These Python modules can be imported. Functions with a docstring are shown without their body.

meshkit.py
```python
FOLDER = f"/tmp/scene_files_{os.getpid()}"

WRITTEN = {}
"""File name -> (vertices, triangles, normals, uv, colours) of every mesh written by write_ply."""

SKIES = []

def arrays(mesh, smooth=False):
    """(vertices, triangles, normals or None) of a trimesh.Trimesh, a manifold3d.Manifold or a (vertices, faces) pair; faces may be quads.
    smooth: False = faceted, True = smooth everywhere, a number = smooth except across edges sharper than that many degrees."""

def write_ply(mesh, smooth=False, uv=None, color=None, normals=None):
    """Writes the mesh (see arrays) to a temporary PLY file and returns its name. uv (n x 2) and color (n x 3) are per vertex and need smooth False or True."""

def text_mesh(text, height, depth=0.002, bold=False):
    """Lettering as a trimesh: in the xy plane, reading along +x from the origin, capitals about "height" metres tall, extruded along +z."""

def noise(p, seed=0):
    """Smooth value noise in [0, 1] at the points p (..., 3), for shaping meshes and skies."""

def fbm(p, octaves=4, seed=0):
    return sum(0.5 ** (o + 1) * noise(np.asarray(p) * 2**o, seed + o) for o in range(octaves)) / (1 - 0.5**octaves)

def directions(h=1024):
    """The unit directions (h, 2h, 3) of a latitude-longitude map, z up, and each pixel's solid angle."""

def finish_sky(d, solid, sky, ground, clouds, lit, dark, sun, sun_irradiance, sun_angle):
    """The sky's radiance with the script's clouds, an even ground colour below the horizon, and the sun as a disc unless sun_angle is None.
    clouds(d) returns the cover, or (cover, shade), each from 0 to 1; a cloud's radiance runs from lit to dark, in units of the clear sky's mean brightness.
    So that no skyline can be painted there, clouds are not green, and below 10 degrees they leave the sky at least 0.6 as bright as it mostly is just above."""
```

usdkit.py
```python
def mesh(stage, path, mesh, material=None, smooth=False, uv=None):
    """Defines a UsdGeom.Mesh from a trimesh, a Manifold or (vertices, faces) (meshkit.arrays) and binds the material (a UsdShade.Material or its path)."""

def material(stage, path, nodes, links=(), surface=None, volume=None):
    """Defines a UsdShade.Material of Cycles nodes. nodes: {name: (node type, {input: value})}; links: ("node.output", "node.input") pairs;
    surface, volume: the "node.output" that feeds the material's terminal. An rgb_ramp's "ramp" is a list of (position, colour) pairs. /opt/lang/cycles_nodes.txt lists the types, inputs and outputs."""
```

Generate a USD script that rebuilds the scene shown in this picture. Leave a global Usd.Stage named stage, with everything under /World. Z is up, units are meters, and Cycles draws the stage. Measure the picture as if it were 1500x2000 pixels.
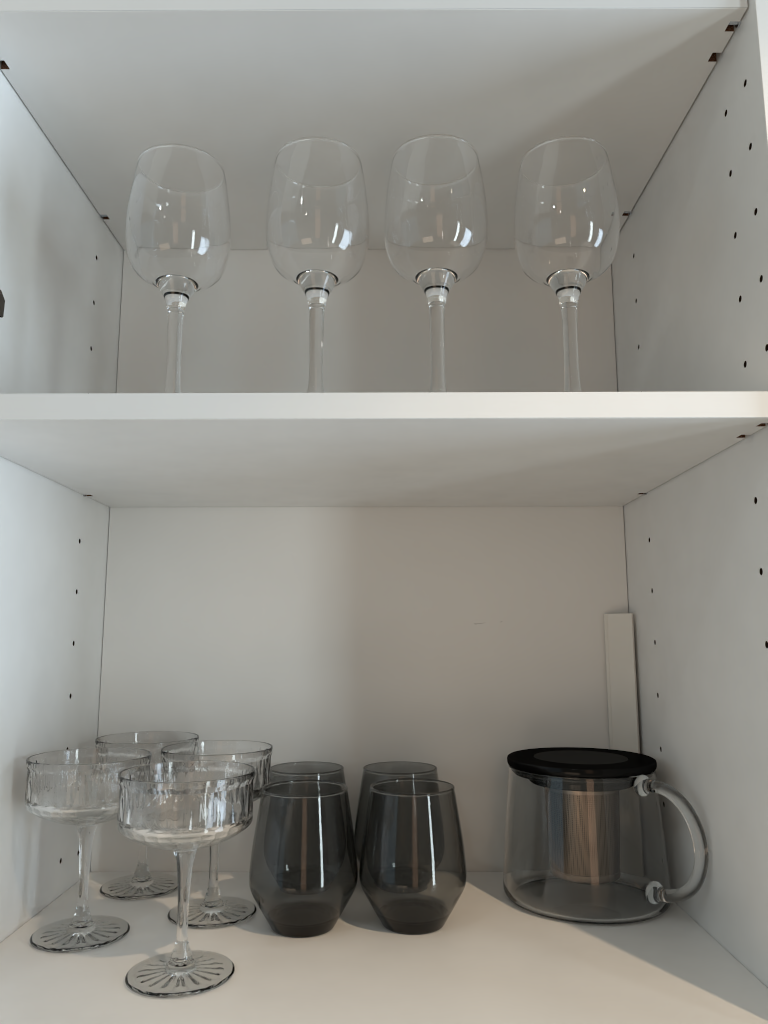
import math
import numpy as np
import trimesh
import manifold3d as m3
from scipy.interpolate import PchipInterpolator, CubicSpline
from pxr import Usd, UsdGeom, UsdLux, UsdShade, Gf, Sdf, Vt
import usdkit, meshkit

stage = Usd.Stage.CreateInMemory()
UsdGeom.SetStageUpAxis(stage, "Z")
UsdGeom.SetStageMetersPerUnit(stage, 1.0)
WORLD = UsdGeom.Xform.Define(stage, "/World")
stage.SetDefaultPrim(WORLD.GetPrim())

# ------------------------------------------------------------------ camera
# x: left to right inside the cabinet, y: into the cabinet, z: up from the cabinet floor
EYE = (0.3050, -0.4980, 0.2366)
YAW, PITCH, ROLL, FPX = -0.0042, 0.1576, -0.0016, 1536.7
EXPOSURE = -0.06


def camera():
    cy, sy, cp, sp = math.cos(YAW), math.sin(YAW), math.cos(PITCH), math.sin(PITCH)
    f = np.array([sy * cp, cy * cp, sp]); r = np.array([cy, -sy, 0]); u = np.cross(r, f)
    c, s = math.cos(ROLL), math.sin(ROLL)
    r, u = c * r + s * u, -s * r + c * u
    cam = UsdGeom.Camera.Define(stage, "/World/camera")
    m = np.eye(4); m[0, :3], m[1, :3], m[2, :3], m[3, :3] = r, u, -f, EYE
    cam.AddTransformOp().Set(Gf.Matrix4d(*m.ravel().tolist()))
    cam.CreateHorizontalApertureAttr(24.0)
    cam.CreateVerticalApertureAttr(32.0)
    cam.CreateFocalLengthAttr(24.0 * FPX / 1500.0)
    cam.CreateClippingRangeAttr(Gf.Vec2f(0.01, 100.0))
    cam.CreateExposureAttr(EXPOSURE)


camera()

# ------------------------------------------------------------------ light
# even light of the room, added fill panels, a tall window to the right, and the small ceiling spots whose reflections dot the glasses
usdkit.material(stage, "/World/Looks/room_light", {"b": ("background_shader", {"color": (1.05, 1.0, 0.85), "strength": 0.28})}, surface="b.Background")
dome = UsdLux.DomeLight.Define(stage, "/World/room_light")
dome.CreateIntensityAttr(1.0)
UsdShade.MaterialBindingAPI.Apply(dome.GetPrim()).Bind(UsdShade.Material.Get(stage, "/World/Looks/room_light"))


def aim(x, pos, at):
    z = np.array(pos, float) - np.array(at, float); z /= np.linalg.norm(z)
    xx = np.cross([0, 0, 1.0], z); xx /= np.linalg.norm(xx)
    y = np.cross(z, xx)
    m = np.eye(4); m[0, :3], m[1, :3], m[2, :3], m[3, :3] = xx, y, z, pos
    x.AddTransformOp().Set(Gf.Matrix4d(*m.ravel().tolist()))


def window(name, pos, at, w, h, radiance, color):
    l = UsdLux.RectLight.Define(stage, "/World/" + name)
    l.CreateWidthAttr(w); l.CreateHeightAttr(h)
    l.CreateIntensityAttr(radiance); l.CreateColorAttr(Gf.Vec3f(*color))
    aim(l, pos, at)


def spot(name, pos, r, radiance, color):
    l = UsdLux.DiskLight.Define(stage, "/World/" + name)
    l.CreateRadiusAttr(r); l.CreateIntensityAttr(radiance); l.CreateColorAttr(Gf.Vec3f(*color))
    aim(l, pos, (pos[0], pos[1] + 0.6, pos[2] - 1.0))


def beam(name, pos, at, r, radiance, color, half_angle, softness):
    """A ceiling downlight with a limited beam."""
    l = UsdLux.SphereLight.Define(stage, "/World/" + name)
    l.CreateRadiusAttr(r); l.CreateIntensityAttr(radiance); l.CreateColorAttr(Gf.Vec3f(*color))
    sh = UsdLux.ShapingAPI.Apply(l.GetPrim())
    sh.CreateShapingConeAngleAttr(half_angle); sh.CreateShapingConeSoftnessAttr(softness)
    aim(l, pos, at)


def room(name, az, el, w, h, radiance, color, dist=2.2):
    """A light panel in front of the cabinet: az degrees to the right of straight out, el degrees up, seen from the cabinet."""
    a, e, c = math.radians(az), math.radians(el), (0.28, 0.0, 0.30)
    p = (c[0] + dist * math.sin(a) * math.cos(e), c[1] - dist * math.cos(a) * math.cos(e), c[2] + dist * math.sin(e))
    window(name, p, c, w, h, radiance, color)


#LIGHTS
room("window_light", 47, -5, 0.20, 1.5, 16.6, (0.86, 1.0, 1.04))
room("side_window_light", 75, -8, 0.80, 1.5, 9.0, (0.80, 1.0, 1.20))
room("low_right_fill", 50, -32, 0.8, 0.5, 0.8, (1.1, 1.0, 0.9))  # added fill from low right, brightens the shelf undersides
room("left_fill", -62, 0, 1.6, 1.8, 0.35, (0.6, 1.0, 1.3))  # added soft panel standing in for glow off the room's left side
room("low_left_fill", -25, -27, 0.9, 0.7, 1.7, (1.3, 1.0, 0.74))  # added warm fill from low left, also for the undersides
room("high_left_fill", -75, 52, 2.2, 1.6, 0.50, (0.9, 1.0, 1.0))  # added soft fill from high left for the right wall and floor
room("door_glow_panel", 5, 0, 0.45, 1.6, 1.0, (1.0, 0.60, 0.38))  # added brown emitter, stands in for a wooden door reflected in the glasses
beam("ceiling_spot_light", (1.10, -1.05, 1.53), (0.40, 0.10, 0.0), 0.022, 2500.0, (1.34, 1.0, 0.67), 12.5, 0.9)
spot("ceiling_spot_light_001", (-0.45, -1.15, 1.35), 0.03, 170.0, (0.9, 1.0, 1.0))
spot("ceiling_spot_light_002", (-0.40, -1.90, 1.35), 0.03, 90.0, (1.0, 0.95, 0.9))

# ------------------------------------------------------------------ helpers
LOOK = "/World/Looks/"
used = {}


def numbered(path):
    n = used.get(path, 0); used[path] = n + 1
    return path if n == 0 else f"{path}_{n:03d}"


def tag(prim, label=None, cat=None, group=None, kind=None):
    for k, v in (("label", label), ("category", cat), ("group", group), ("kind", kind)):
        if v:
            prim.SetCustomDataByKey(k, v)
    return prim


def thing(name, label, cat, loc=(0, 0, 0), rot=0.0, group=None):
    x = UsdGeom.Xform.Define(stage, numbered("/World/" + name))
    x.AddTranslateOp().Set(Gf.Vec3d(*map(float, loc))); x.AddRotateZOp().Set(float(rot))
    return tag(x.GetPrim(), label, cat, group)


def dup(root, base, label, loc, rot):
    p = thing(base, label, root.GetCustomDataByKey("category"), loc, rot, root.GetCustomDataByKey("group"))
    p.GetReferences().AddInternalReference(root.GetPath()); p.SetInstanceable(True)
    return p


def obj(name, mesh, mat, parent=None, smooth=False, label=None):
    base = (str(parent.GetPath()) if parent else "/World") + "/" + name
    m = usdkit.mesh(stage, numbered(base), mesh, LOOK + mat, smooth)
    if label:
        m.GetPrim().SetCustomDataByKey("label", label)
    return m.GetPrim()


def raw(name, v, f, n, mat, parent):
    """A mesh with given vertex normals, so that pieces of one surface meet without a seam."""
    keep, inv = np.unique(f.ravel(), return_inverse=True)
    m = UsdGeom.Mesh.Define(stage, numbered(str(parent.GetPath()) + "/" + name))
    f = inv.reshape(f.shape)
    m.CreatePointsAttr(Vt.Vec3fArray.FromNumpy(v[keep].astype(np.float32)))
    m.CreateFaceVertexCountsAttr(Vt.IntArray.FromNumpy(np.full(len(f), 3, np.int32)))
    m.CreateFaceVertexIndicesAttr(Vt.IntArray.FromNumpy(f.astype(np.int32).ravel()))
    m.CreateSubdivisionSchemeAttr("none")
    m.CreateNormalsAttr(Vt.Vec3fArray.FromNumpy(n[keep].astype(np.float32)))
    m.SetNormalsInterpolation("vertex")
    UsdShade.MaterialBindingAPI.Apply(m.GetPrim()).Bind(UsdShade.Material.Get(stage, LOOK + mat))
    return m.GetPrim()


def curve(pts, n):
    """n points along a smooth curve through pts (r, z), spaced by length."""
    p = np.array(pts, float)
    if len(p) == 2:
        t = np.linspace(0, 1, n)[:, None]
        return p[0] * (1 - t) + p[1] * t
    s = np.r_[0, np.cumsum(np.linalg.norm(np.diff(p, axis=0), axis=1) ** 0.7)]
    c = PchipInterpolator(s, p) if False else CubicSpline(s, p, bc_type="natural")
    return c(np.linspace(0, s[-1], n))


def lathe(parent, segments, mat, nth=128, shape=None):
    """Turns a closed profile about z. segments: (part name, points, samples); each starts where the last one ended. shape(r, z, theta, part) may press a pattern into it."""
    P, tags = [], []
    for k, (part, pts, n) in enumerate(segments):
        c = curve(pts, n)
        if k:
            c = c[1:]
        P.append(c); tags += [part] * len(c)
    P = np.vstack(P); P[:, 0] = np.maximum(P[:, 0], 0)
    tags = np.array(tags)
    th = np.arange(nth) * 2 * np.pi / nth
    R = np.repeat(P[:, :1], nth, 1); Z = np.repeat(P[:, 1:], nth, 1); T = np.repeat(th[None], len(P), 0)
    if shape:
        for part in dict.fromkeys(tags):
            k = tags == part
            R[k], Z[k] = shape(R[k], Z[k], T[k], part)
    V = np.stack([R * np.cos(T), R * np.sin(T), Z], -1).reshape(-1, 3)
    i, j = np.meshgrid(np.arange(len(P) - 1), np.arange(nth), indexing="ij")
    a, b = i * nth + j, i * nth + (j + 1) % nth
    c, d = a + nth, b + nth
    F = np.concatenate([np.stack([a, b, d], -1).reshape(-1, 3), np.stack([a, d, c], -1).reshape(-1, 3)])
    row = np.concatenate([i.ravel(), i.ravel()])
    # weld the axis rows
    for r0 in (0, len(P) - 1):
        if P[r0, 0] < 1e-7:
            ring = np.arange(nth) + r0 * nth
            F[np.isin(F, ring)] = ring[0]
    ok = (F[:, 0] != F[:, 1]) & (F[:, 1] != F[:, 2]) & (F[:, 0] != F[:, 2])
    F, row = F[ok], row[ok]
    N = np.zeros_like(V)
    cr = np.cross(V[F[:, 1]] - V[F[:, 0]], V[F[:, 2]] - V[F[:, 0]])
    for k in range(3):
        np.add.at(N, F[:, k], cr)
    N /= np.maximum(np.linalg.norm(N, axis=1, keepdims=True), 1e-30)
    part_of = tags[np.minimum(row + 1, len(P) - 1)]
    for part in dict.fromkeys(tags):
        raw(part, V, F[part_of == part], N, mat.get(part, mat["rest"]) if isinstance(mat, dict) else mat, parent)


def box(x0, x1, y0, y1, z0, z1):
    m = trimesh.creation.box((x1 - x0, y1 - y0, z1 - z0)); m.apply_translation(((x0 + x1) / 2, (y0 + y1) / 2, (z0 + z1) / 2))
    return m


def rounded(x0, x1, y0, y1, z0, z1, r=0.0005):
    """A box whose edges are rounded by r."""
    s = m3.Manifold.sphere(r, 12)
    return m3.Manifold.batch_hull([s.translate((x, y, z)) for x in (x0 + r, x1 - r) for y in (y0 + r, y1 - r) for z in (z0 + r, z1 - r)])


def mcube(x0, x1, y0, y1, z0, z1):
    return m3.Manifold.cube((x1 - x0, y1 - y0, z1 - z0)).translate((x0, y0, z0))


# ------------------------------------------------------------------ materials
def melamine(name, col, rough, grain=(60, 60, 900), strength=0.12):
    usdkit.material(stage, LOOK + name, {
        "t": ("texture_coordinate", {}),
        "m": ("mapping", {"scale": grain}),
        "n": ("noise_texture", {"scale": 1.0, "detail": 3.0}),
        "n2": ("noise_texture", {"scale": 9.0, "detail": 4.0}),
        "r": ("rgb_ramp", {"ramp": [(0.3, tuple(c * 0.965 for c in col)), (0.7, col)]}),
        "rr": ("map_range", {"from_min": 0.3, "from_max": 0.7, "to_min": rough - 0.05, "to_max": rough + 0.05}),
        "b": ("bump", {"strength": strength, "distance": 0.0004}),
        "p": ("principled_bsdf", {"specular_ior_level": 0.45})},
        [("t.object", "m.vector"), ("m.vector", "n.vector"), ("t.object", "n2.vector"), ("n2.fac", "r.fac"), ("n2.fac", "rr.value"),
         ("r.color", "p.base_color"), ("rr.result", "p.roughness"), ("n.fac", "b.height"), ("b.normal", "p.normal")], surface="p.BSDF")


melamine("white_melamine", (0.86, 0.855, 0.84), 0.34, (40, 700, 700))
melamine("white_side", (0.86, 0.857, 0.845), 0.30, (700, 90, 700))
melamine("white_edge", (0.752, 0.765, 0.772), 0.32, (40, 300, 700))
melamine("back_board", (0.82, 0.81, 0.79), 0.42, (700, 700, 60), 0.04)
melamine("filler_white", (0.80, 0.77, 0.71), 0.4, (600, 600, 60))
usdkit.material(stage, LOOK + "chipboard", {
    "t": ("texture_coordinate", {}), "n": ("noise_texture", {"scale": 700.0, "detail": 3.0}),
    "r": ("rgb_ramp", {"ramp": [(0.3, (0.05, 0.022, 0.012)), (0.5, (0.13, 0.06, 0.035)), (0.72, (0.26, 0.15, 0.09))]}),
    "b": ("bump", {"strength": 0.5, "distance": 0.0006}), "p": ("principled_bsdf", {"roughness": 0.9, "specular_ior_level": 0.2})},
    [("t.object", "n.vector"), ("n.fac", "r.fac"), ("r.color", "p.base_color"), ("n.fac", "b.height"), ("b.normal", "p.normal")], surface="p.BSDF")
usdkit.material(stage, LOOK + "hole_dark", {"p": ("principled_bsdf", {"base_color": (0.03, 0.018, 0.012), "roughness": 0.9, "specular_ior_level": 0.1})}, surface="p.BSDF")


def plain(name, col, rough, metal=0.0, **kw):
    usdkit.material(stage, LOOK + name, {"p": ("principled_bsdf", {"base_color": col, "roughness": rough, "metallic": metal, **kw})}, surface="p.BSDF")


plain("pin_metal", (0.55, 0.58, 0.62), 0.3, 1.0)
plain("hinge_metal", (0.075, 0.062, 0.05), 0.5, 0.5)
plain("screw_metal", (0.45, 0.44, 0.42), 0.3, 1.0)
for nm, col, gloss, rg in (("lid_black", (0.003, 0.003, 0.003), 0.012, 0.12), ("lid_disc", (0.026, 0.026, 0.025), 0.026, 0.2)):
    usdkit.material(stage, LOOK + nm, {
        "d": ("diffuse_bsdf", {"color": col}), "g": ("glossy_bsdf", {"color": (1, 1, 1), "roughness": rg}), "x": ("mix_closure", {"fac": gloss})},
        [("d.BSDF", "x.closure1"), ("g.BSDF", "x.closure2")], surface="x.closure")
plain("clear_glass", (1, 1, 1), 0.0, transmission_weight=1.0, ior=1.43)
usdkit.material(stage, LOOK + "pressed_glass", {      # the pressed underside of the bowl: half of the light goes straight through it
    "p": ("principled_bsdf", {"base_color": (0.97, 0.975, 0.965), "roughness": 0.0, "transmission_weight": 1.0, "ior": 1.42}),
    "t": ("transparent_bsdf", {"color": (0.975, 0.98, 0.97)}), "x": ("mix_closure", {"fac": 0.52})},
    [("t.BSDF", "x.closure1"), ("p.BSDF", "x.closure2")], surface="x.closure")
plain("foot_glass", (0.985, 0.99, 0.98), 0.0, transmission_weight=1.0, ior=1.36)
plain("cut_glass", (1, 1, 1), 0.0, transmission_weight=1.0, ior=1.42)
plain("pot_glass", (0.985, 0.99, 0.985), 0.0, transmission_weight=1.0, ior=1.45)
plain("handle_glass", (0.985, 0.99, 0.985), 0.0, transmission_weight=1.0, ior=1.46)
usdkit.material(stage, LOOK + "smoke_glass", {
    "p": ("principled_bsdf", {"base_color": (1, 1, 1), "roughness": 0.0, "transmission_weight": 1.0, "ior": 1.43}),
    "a": ("absorption_volume", {"color": (0.0, 0.02, 0.0), "density": 315.0})}, surface="p.BSDF", volume="a.volume")
usdkit.material(stage, LOOK + "steel_mesh", {
    "t": ("texture_coordinate", {}), "v": ("voronoi_texture", {"scale": 620.0, "randomness": 0.0}),
    "r": ("rgb_ramp", {"ramp": [(0.22, (0.05, 0.04, 0.032)), (0.42, (0.21, 0.16, 0.125))]}),
    "b": ("bump", {"strength": 0.5, "distance": 0.0003}),
    "p": ("principled_bsdf", {"metallic": 1.0, "roughness": 0.27})},
    [("t.object", "v.vector"), ("v.distance", "r.fac"), ("r.color", "p.base_color"), ("v.distance", "b.height"), ("b.normal", "p.normal")], surface="p.BSDF")
plain("steel", (0.25, 0.20, 0.165), 0.28, 1.0)

# ------------------------------------------------------------------ cabinet
W, D, T = 0.564, 0.353, 0.018
ZU, ZT = 0.3775, 0.679            # undersides of the middle and the top shelf
FRONT = -0.008
ZLO, ZHI = -0.04, 0.86

cab = thing("kitchen_cabinet", "open white melamine kitchen cabinet with drilled side panels around the glasses", "cabinet")
HR = 0.0026


def side_panel(right):
    s = 1 if right else -1
    x_in = W if right else 0.0
    x_out = x_in + s * T
    body = rounded(min(x_in, x_out), max(x_in, x_out), FRONT, D + 0.02, ZLO, ZHI)
    rows = [(0.276, z) for z in (0.631, 0.581, 0.531, 0.481, 0.431, 0.331, 0.281, 0.231, 0.181, 0.131, 0.081, 0.031)]
    rows += [(0.0484, z) for z in (0.631, 0.581, 0.531, 0.481, 0.431, 0.331, 0.281, 0.231, 0.181, 0.131)]
    if right:
        rows += [(0.0155, z) for z in (0.631, 0.581, 0.531, 0.481, 0.431)]
    else:
        rows += [(0.319, 0.027)]
    holes = []
    for y, z in rows:
        c = m3.Manifold.cylinder(0.013, HR, HR, 20).rotate((0, 90, 0)).translate((x_in - 0.001 if right else -0.012, y, z))
        holes.append(c)
    body -= m3.Manifold.batch_boolean(holes, m3.OpType.Add)
    sp = obj("side_panel", body, "white_side", cab, smooth=20)
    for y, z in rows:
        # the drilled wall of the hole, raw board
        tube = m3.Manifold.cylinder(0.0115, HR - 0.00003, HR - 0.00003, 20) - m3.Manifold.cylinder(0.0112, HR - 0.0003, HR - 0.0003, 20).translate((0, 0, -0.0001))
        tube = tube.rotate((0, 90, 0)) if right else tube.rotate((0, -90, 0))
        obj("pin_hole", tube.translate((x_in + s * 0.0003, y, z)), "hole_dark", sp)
    return sp


left_panel = side_panel(False)
right_panel = side_panel(True)
G = 0.0008
obj("back_panel", box(G, W - G, D, D + 0.004, ZLO, ZHI), "back_board", cab)
bp = stage.GetPrimAtPath("/World/kitchen_cabinet/back_panel")
plain("scuff", (0.36, 0.34, 0.31), 0.7)
for (sx, sz, sw, tilt) in ((0.4040, 0.2510, 0.0120, 4.0), (0.4268, 0.2525, 0.0030, 15.0), (0.3990, 0.2502, 0.0036, -8.0)):
    sc = m3.Manifold.hull_points(np.array([(dx * sw / 2, dy, dz * 0.00022 * (1 if dx == 0 else 0.3)) for dx in (-1, 0, 1) for dy in (0, -0.0001) for dz in (-1, 1)]))
    obj("scuff_mark", sc.rotate((0, -tilt, 0)).translate((sx, D - 0.00002, sz)), "scuff", bp)
obj("gap_blocker", box(-0.002, W + 0.002, D + 0.0045, D + 0.012, ZLO + 0.001, ZHI - 0.001), "hole_dark", cab)  # added dark board, blocks light so the corner gaps stay dark
obj("bottom_panel", rounded(0.0004, W - 0.0004, FRONT + 0.001, D - 0.0007, -T, 0.0), "white_melamine", cab, smooth=20)
obj("top_panel", rounded(0.0004, W - 0.0004, FRONT, D - 0.0007, ZHI - T - 0.001, ZHI - 0.001), "white_melamine", cab, smooth=20)

# hinge mount on the left panel, only its tip shows
hb = m3.CrossSection([np.array([(0.030, 0.4862), (0.0900, 0.4862), (0.0912, 0.4874), (0.0920, 0.5010), (0.0850, 0.5065), (0.030, 0.5065)])]).extrude(0.0014)
hm = hb.rotate((90, 0, 90)).translate((0.0002, 0, 0))
hp = obj("hinge_plate", hm, "hinge_metal", left_panel)
obj("hinge_arm", rounded(0.0024, 0.012, -0.004, 0.045, 0.4905, 0.5035, 0.002), "hinge_metal", left_panel, smooth=30)
obj("hinge_screw", m3.Manifold.cylinder(0.0012, 0.0035, 0.0028, 20).rotate((0, 90, 0)).translate((0.0024, 0.070, 0.497)), "screw_metal", left_panel, smooth=30)


def shelf(z0, label, pins):
    t = thing("shelf", label, "shelf", (0, 0, z0), 0, "white shelves of the cabinet")
    x0, x1 = 0.0012, W - 0.0014
    board = rounded(x0, x1, 0.0008, D - 0.0012, 0, T, 0.0004)
    cuts = [(x0 - 0.01, 0.0084, y - 0.005, y + 0.005) for y in (0.018, 0.0537, 0.2795)] + [(W - 0.0085, x1 + 0.01, y - 0.005, y + 0.005) for y in (0.018, 0.0490, 0.2765)]
    h = 0.0105
    for a, b, c, d in cuts:
        board -= mcube(a, b, c, d, -0.001, h)
    obj("board", board, "white_melamine", t, smooth=20)
    obj("edge_band", rounded(x0, x1, 0.0, 0.00075, 0.0002, T - 0.0002, 0.0003), "white_edge", t, smooth=20)
    for a, b, c, d in cuts:
        a, b = max(a, x0), min(b, x1)
        outer = mcube(a + 1e-5, b - 1e-5, c + 2e-5, d - 2e-5, 0.0004, h - 2e-5)
        right = a > 0.2
        inner = mcube(a + 0.0002 if right else a - 0.01, b + 0.01 if right else b - 0.0002, c + 0.0002, d - 0.0002, -0.01, h - 0.0002)
        obj("pin_notch", outer - inner, "chipboard", t)
    return t


shelf(ZU, "middle white shelf carrying the row of stemmed wine glasses", None)
shelf(ZT, "upper white shelf above the wine glasses, at the top of the picture", None)


def pin(panel, right, y, z):
    s = 1 if right else -1
    x = W if right else 0.0
    a = m3.Manifold.cylinder(0.013, 0.0023, 0.0023, 20).translate((0, 0, -0.0065))
    c = m3.Manifold.cylinder(0.0012, 0.0040, 0.0040, 20)
    tongue = mcube(-0.0036, 0.0036, -0.0028, 0.0036, -0.0072, -0.0005)
    g = (a + c).rotate((0, 90, 0)) + mcube(-0.0072, -0.0002, -0.0036, 0.0036, 0.0012, 0.0034)
    if not right:
        g = g.mirror((1, 0, 0))
    obj("shelf_pin", g.translate((x - s * 0.0014, y, z)), "pin_metal", panel, smooth=30)


for z in (ZU, ZT):
    pin(right_panel, True, 0.0165, z + 0.003)
    pin(right_panel, True, 0.2762, z + 0.003)
    pin(left_panel, False, 0.0165, z + 0.003)
    pin(left_panel, False, 0.2790, z + 0.003)

# ------------------------------------------------------------------ filler strip in the corner
a, b = np.array([0.5380, 0.3510]), np.array([0.5611, 0.3305])
u = (b - a) / np.linalg.norm(b - a); nn = np.array([u[1], -u[0]])
strip = m3.Manifold.hull_points(np.array([(*(p + k * nn), z) for p in (a, b) for k in (0.0, 0.0035) for z in (0.0003, 0.2605)]))
st = thing("filler_strip", "narrow white filler strip leaning upright in the back right corner behind the teapot", "strip")
obj("board", strip, "filler_white", st)
e0 = a + 0.0015 * nn
groove = m3.Manifold.hull_points(np.array([(*(a + u * d + k * nn), z) for d in (0.0028, 0.0034) for k in (0.0036, 0.0039) for z in (0.001, 0.2600)]))
obj("edge_bead", groove, "filler_white", st)

# ------------------------------------------------------------------ wine glasses
def sstep(a, b, x):
    t = np.clip((x - a) / (b - a), 0, 1)
    return t * t * (3 - 2 * t)


def blown(R, Z, Tt, part):
    """The slight unevenness of a blown wall, inside only."""
    if part == "bowl":
        w = sstep(0.104, 0.118, Z) * (1 - sstep(0.180, 0.196, Z))
        a = np.sin(3 * Tt + 95 * Z) + np.sin(2 * Tt - 150 * Z + 1.0) + 0.7 * np.sin(5 * Tt + 210 * Z + 2.2) + 0.5 * np.sin(7 * Tt - 90 * Z)
        R = R + np.where(R > 0.0015, 0.00008 * w * a, 0)
    return R, Z


wine = thing("wine_glass", "leftmost clear wine glass on the middle shelf, nearest the left panel", "wine glass", (0.1457, 0.0642, ZU + T + 0.0002), 20, "four stemmed wine glasses in a row")
lathe(wine, [
    ("foot", [(0, 0.0025), (0.012, 0.0018), (0.03, 0.0002), (0.0335, 0.0002)], 20),
    ("foot", [(0.0335, 0.0002), (0.0345, 0.0010), (0.0335, 0.0019)], 8),
    ("foot", [(0.0335, 0.0019), (0.024, 0.0040), (0.012, 0.0080), (0.0072, 0.0140)], 24),
    ("stem", [(0.0072, 0.0140), (0.006, 0.0200), (0.0053, 0.0300), (0.0051, 0.0466), (0.0053, 0.0654), (0.0056, 0.0776), (0.006, 0.0842)], 40),
    ("stem", [(0.006, 0.0842), (0.0067, 0.0858), (0.007, 0.0880), (0.0074, 0.0907)], 10),
    ("bowl", [(0.0074, 0.0907), (0.0092, 0.0944), (0.012, 0.0992), (0.0144, 0.1034), (0.016, 0.1056)], 30),
    ("bowl", [(0.016, 0.1056), (0.0195, 0.1071), (0.0247, 0.1098), (0.0311, 0.1149), (0.0355, 0.1222), (0.0381, 0.1321), (0.039, 0.1430), (0.0384, 0.1590), (0.0368, 0.1750), (0.0347, 0.1890), (0.033, 0.1984)], 90),
    ("bowl", [(0.033, 0.1984), (0.0332, 0.1996), (0.0326, 0.2006), (0.0319, 0.2004), (0.0316, 0.1994), (0.0321, 0.1982)], 16),
    ("bowl", [(0.0321, 0.1982), (0.0338, 0.1890), (0.0359, 0.1750), (0.0375, 0.1590), (0.038, 0.1430), (0.037, 0.1325), (0.0344, 0.1229), (0.0301, 0.1157), (0.0241, 0.1109), (0.0192, 0.1084), (0.016, 0.1070), (0.012, 0.1063), (0.006, 0.1061), (0, 0.1061)], 100),
], "clear_glass", 160, blown)
for lab, x, y, r in (("second wine glass from the left on the middle shelf", 0.2529, 0.0569, 75), ("third wine glass from the left on the middle shelf, right of the centre", 0.3421, 0.0545, 130), ("rightmost clear wine glass on the middle shelf, nearest the right panel", 0.4406, 0.0569, 10)):
    dup(wine, "wine_glass", lab, (x, y, ZU + T + 0.0002), r)

# ------------------------------------------------------------------ cut-glass coupes
NF = 25


def cut(R, Z, Tt, part):
    step = 2 * np.pi / NF
    d = (Tt + step / 2) % step - step / 2
    d2 = Tt % step - step / 2
    if part == "bowl":
        # upright facets with pointed tops, and long wedges that reach down between them
        fa = 0.04712 + 0.068 * d * d + 0.034 * np.maximum(Z - 0.1225, 0)
        fb = 0.04712 + 0.068 * d2 * d2 + 0.034 * np.maximum(0.1335 - Z, 0)
        facet = np.minimum(fa, fb)
        band = np.where(Z > 0.1315, (Z - 0.1315) * 0.40, 0) + np.where(Z < 0.1085, (0.1085 - Z) * 0.6, 0)
        lip = R > 0.0468
        R = np.where(lip & (Z > 0.1050) & (Z < 0.1368), np.minimum(R, facet + band), R)
    elif part == "bowl_base":
        w = sstep(0.014, 0.022, R) * (1 - sstep(0.041, 0.0455, R))
        Z = Z + w * 0.0006 * (np.abs(d) / (step / 2)) ** 2
    elif part == "foot":
        under = Z < 0.0021
        step = 2 * np.pi / 18
        d = (Tt + step / 2) % step - step / 2
        w = sstep(0.0085, 0.013, R) * (1 - sstep(0.0255, 0.0310, R))
        half = 0.0008 + 0.0016 * sstep(0.010, 0.028, R)
        g = np.exp(-(R * np.abs(d) / half) ** 2)
        Z = np.where(under & (R < 0.0345), Z + w * 0.0009 * g, Z)
    return R, Z


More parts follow.
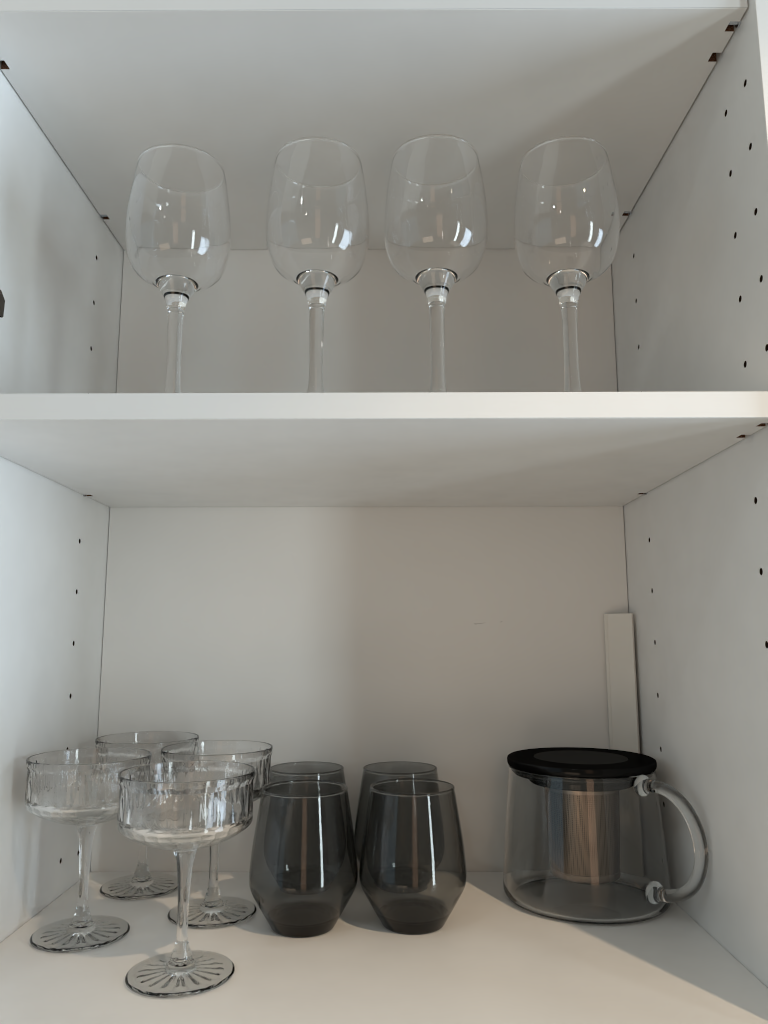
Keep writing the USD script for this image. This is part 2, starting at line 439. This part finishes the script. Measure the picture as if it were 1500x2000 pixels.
coupe = thing("coupe_glass", "frontmost cut-glass coupe, standing nearest the front of the cabinet floor", "coupe glass", (0.158, 0.1030, 0.0002), 4, "four cut-glass coupes on the cabinet floor")
lathe(coupe, [
    ("foot", [(0, 0.0016), (0.008, 0.0013), (0.020, 0.0007), (0.033, 0.0002), (0.0355, 0.0)], 60),
    ("foot", [(0.0355, 0.0), (0.0374, 0.0010), (0.0376, 0.0022), (0.0366, 0.0033)], 10),
    ("foot", [(0.0366, 0.0033), (0.028, 0.0042), (0.018, 0.0054), (0.011, 0.0078), (0.0075, 0.0118)], 30),
    ("stem", [(0.0075, 0.0118), (0.0068, 0.0150), (0.0056, 0.0185), (0.0045, 0.0225), (0.0039, 0.030), (0.0038, 0.042), (0.0042, 0.055), (0.0049, 0.066), (0.0062, 0.0765), (0.0084, 0.0845)], 50),
    ("stem", [(0.0084, 0.0845), (0.0094, 0.0862), (0.0110, 0.0872)], 6),
    ("bowl_base", [(0.0110, 0.0872), (0.020, 0.0888), (0.031, 0.0924), (0.040, 0.0968), (0.0450, 0.1002)], 44),
    ("bowl", [(0.0450, 0.1002), (0.0472, 0.1026), (0.0479, 0.1052)], 12),
    ("bowl", [(0.0479, 0.1052), (0.0482, 0.120), (0.0489, 0.1390)], 90),
    ("bowl", [(0.0489, 0.1390), (0.0486, 0.1396), (0.0480, 0.1396), (0.0476, 0.1390)], 8),
    ("bowl", [(0.0476, 0.1390), (0.0461, 0.128), (0.0454, 0.112), (0.0443, 0.1062), (0.0390, 0.1012), (0.027, 0.0958), (0.013, 0.0926), (0, 0.0918)], 50),
], {"foot": "foot_glass", "bowl_base": "pressed_glass", "rest": "cut_glass"}, 500, cut)
for lab, x, y, r in (("cut-glass coupe at the far left, standing beside the left panel", 0.0580, 0.1785, 11), ("rearmost cut-glass coupe, in the back left corner against the back panel", 0.0695, 0.2990, 2), ("cut-glass coupe right behind the frontmost coupe, next to the smoked tumblers", 0.1530, 0.2280, 7)):
    dup(coupe, "coupe_glass", lab, (x, y, 0.0002), r)

# ------------------------------------------------------------------ smoked tumblers
tum = thing("tumbler", "smoked grey tumbler at the front left of the four, beside the coupes", "tumbler", (0.2345, 0.1985, 0.0002), 0, "four smoked grey tumblers in two rows")
lathe(tum, [
    ("body", [(0, 0.0010), (0.018, 0.0008), (0.0228, 0.0002)], 16),
    ("body", [(0.0228, 0.0002), (0.0248, 0.0), (0.0262, 0.0010), (0.0272, 0.0026)], 8),
    ("body", [(0.0272, 0.0026), (0.0335, 0.0130), (0.0400, 0.0238)], 20),
    ("body", [(0.0400, 0.0238), (0.0434, 0.0303), (0.0450, 0.0362), (0.0452, 0.0425)], 20),
    ("body", [(0.0452, 0.0425), (0.0438, 0.058), (0.0410, 0.078), (0.0381, 0.0965), (0.0361, 0.1084)], 60),
    ("body", [(0.0361, 0.1084), (0.0363, 0.1096), (0.0357, 0.1105), (0.0349, 0.1105), (0.0344, 0.1096), (0.0347, 0.1084)], 16),
    ("body", [(0.0347, 0.1084), (0.0366, 0.0965), (0.0395, 0.078), (0.0422, 0.058), (0.0436, 0.0430)], 60),
    ("body", [(0.0436, 0.0430), (0.0436, 0.0368), (0.0421, 0.0312), (0.0386, 0.0250)], 20),
    ("body", [(0.0386, 0.0250), (0.0326, 0.0156), (0.0289, 0.0106), (0.0270, 0.0096)], 18),
    ("body", [(0.0270, 0.0096), (0.0235, 0.0093), (0.012, 0.0091), (0, 0.0090)], 12),
], "smoke_glass", 144)
for lab, x, y in (("smoked grey tumbler at the front right of the four, nearer the teapot", 0.3258, 0.2050), ("smoked grey tumbler hidden behind the front left tumbler", 0.2255, 0.3020), ("smoked grey tumbler hidden behind the front right tumbler", 0.3170, 0.3020)):
    dup(tum, "tumbler", lab, (x, y, 0.0002), 0)

# ------------------------------------------------------------------ teapot
PX, PY = 0.486, 0.270
pot = thing("teapot", "glass teapot with black lid, metal infuser and clear loop handle in the right corner", "teapot", (PX, PY, 0.0002))
lathe(pot, [
    ("body", [(0, 0.0012), (0.050, 0.0008), (0.0655, 0.0)], 16),
    ("body", [(0.0655, 0.0), (0.0715, 0.0016), (0.0744, 0.0060), (0.0747, 0.0110)], 14),
    ("body", [(0.0747, 0.0110), (0.0722, 0.050), (0.0690, 0.090), (0.0669, 0.1152)], 50),
    ("body", [(0.0669, 0.1152), (0.0666, 0.1167), (0.0655, 0.1167), (0.0650, 0.1152)], 8),
    ("body", [(0.0650, 0.1152), (0.0670, 0.090), (0.0702, 0.050), (0.0726, 0.0120)], 50),
    ("body", [(0.0726, 0.0120), (0.0720, 0.0070), (0.0695, 0.0040), (0.0640, 0.0030), (0, 0.0032)], 24),
], "pot_glass", 160)


def turned(name, pts, mat, parent, smooth=35):
    m = trimesh.creation.revolve(np.array(pts, float), sections=96)
    if m.volume < 0:
        m.invert()
    return obj(name, m, mat, parent, smooth=smooth)


lid = turned("lid", [(0, 0.1172), (0.0660, 0.1172), (0.0674, 0.1178), (0.0680, 0.1194), (0.0681, 0.1226), (0.0676, 0.1240), (0.0664, 0.1247), (0.0440, 0.1248), (0.0436, 0.1240), (0, 0.1240)], "lid_black", pot)
turned("lid_disc", [(0, 0.1242), (0.0428, 0.1242), (0.0432, 0.1244), (0.0430, 0.1247), (0.0426, 0.1248), (0, 0.1248)], "lid_disc", lid)
turned("lid_plug", [(0, 0.1020), (0.0465, 0.1020), (0.0478, 0.1030), (0.0480, 0.1090), (0.0500, 0.1096), (0.0615, 0.1098), (0.0622, 0.1106), (0.0622, 0.1170), (0, 0.1170)], "lid_black", lid)
turned("lid_gasket", [(0.0618, 0.1120), (0.0640, 0.1124), (0.0640, 0.1136), (0.0618, 0.1140)], "lid_disc", lid)
inf = turned("infuser", [(0.0342, 0.1018), (0.0330, 0.0620), (0.0312, 0.0260), (0.0308, 0.0260), (0.0326, 0.0620), (0.0338, 0.1018), (0.0342, 0.1018)], "steel_mesh", pot)
turned("infuser_cap", [(0, 0.0205), (0.0296, 0.0205), (0.0311, 0.0215), (0.0316, 0.0232), (0.0316, 0.0272), (0.0313, 0.0275), (0.0303, 0.0262), (0, 0.0240)], "steel", inf)
turned("infuser_collar", [(0.0332, 0.0965), (0.0348, 0.0968), (0.0350, 0.1018), (0.0332, 0.1018)], "steel", inf)

# the loop handle: a flattened glass rod that swells into a knob where it is fused to the pot
HA = math.radians(-55)
hd = np.array([math.cos(HA), math.sin(HA), 0.0]); hs = np.array([-math.sin(HA), math.cos(HA), 0.0])
prof = np.array([(0.0672, 0.1090), (0.0730, 0.1092), (0.0860, 0.1100), (0.1010, 0.1050), (0.1130, 0.0940), (0.1205, 0.0790), (0.1225, 0.0640), (0.1195, 0.0490), (0.1120, 0.0360), (0.1000, 0.0275), (0.0880, 0.0240), (0.0790, 0.0235), (0.0738, 0.0235)])
sl = np.r_[0, np.cumsum(np.linalg.norm(np.diff(prof, axis=0), axis=1))]
cs = CubicSpline(sl, prof)
tt = np.linspace(0, sl[-1], 110)
pp, dd = cs(tt), cs(tt, 1)
dd /= np.linalg.norm(dd, axis=1, keepdims=True)
end = np.minimum(tt, sl[-1] - tt)
knob = 0.0040 * np.exp(-((end - 0.0020) / 0.0048) ** 2)
ra = 0.0050 + knob; rb = 0.0062 + knob
phi = np.arange(40) * 2 * np.pi / 40
HV = []
for k in range(len(tt)):
    c = hd * pp[k, 0] + np.array([0, 0, pp[k, 1]])
    n1 = hd * (-dd[k, 1]) + np.array([0, 0, dd[k, 0]])
    HV.append(c + np.cos(phi)[:, None] * n1 * ra[k] + np.sin(phi)[:, None] * hs * rb[k])
HV = np.vstack(HV)
i, j = np.meshgrid(np.arange(len(tt) - 1), np.arange(40), indexing="ij")
q = np.stack([i * 40 + j, i * 40 + (j + 1) % 40, (i + 1) * 40 + (j + 1) % 40, (i + 1) * 40 + j], -1).reshape(-1, 4)
HF = np.vstack([q[:, [0, 1, 2]], q[:, [0, 2, 3]]])
n0 = len(HV)
HV = np.vstack([HV, HV[:40].mean(0), HV[-40:].mean(0)])
jj = np.arange(40)
HF = np.vstack([HF, np.stack([np.full(40, n0), (jj + 1) % 40, jj], -1), np.stack([np.full(40, n0 + 1), n0 - 40 + jj, n0 - 40 + (jj + 1) % 40], -1)])
hmesh = trimesh.Trimesh(HV, HF, process=False)
if hmesh.volume < 0:
    hmesh.invert()
obj("handle", hmesh, "handle_glass", pot, smooth=60)
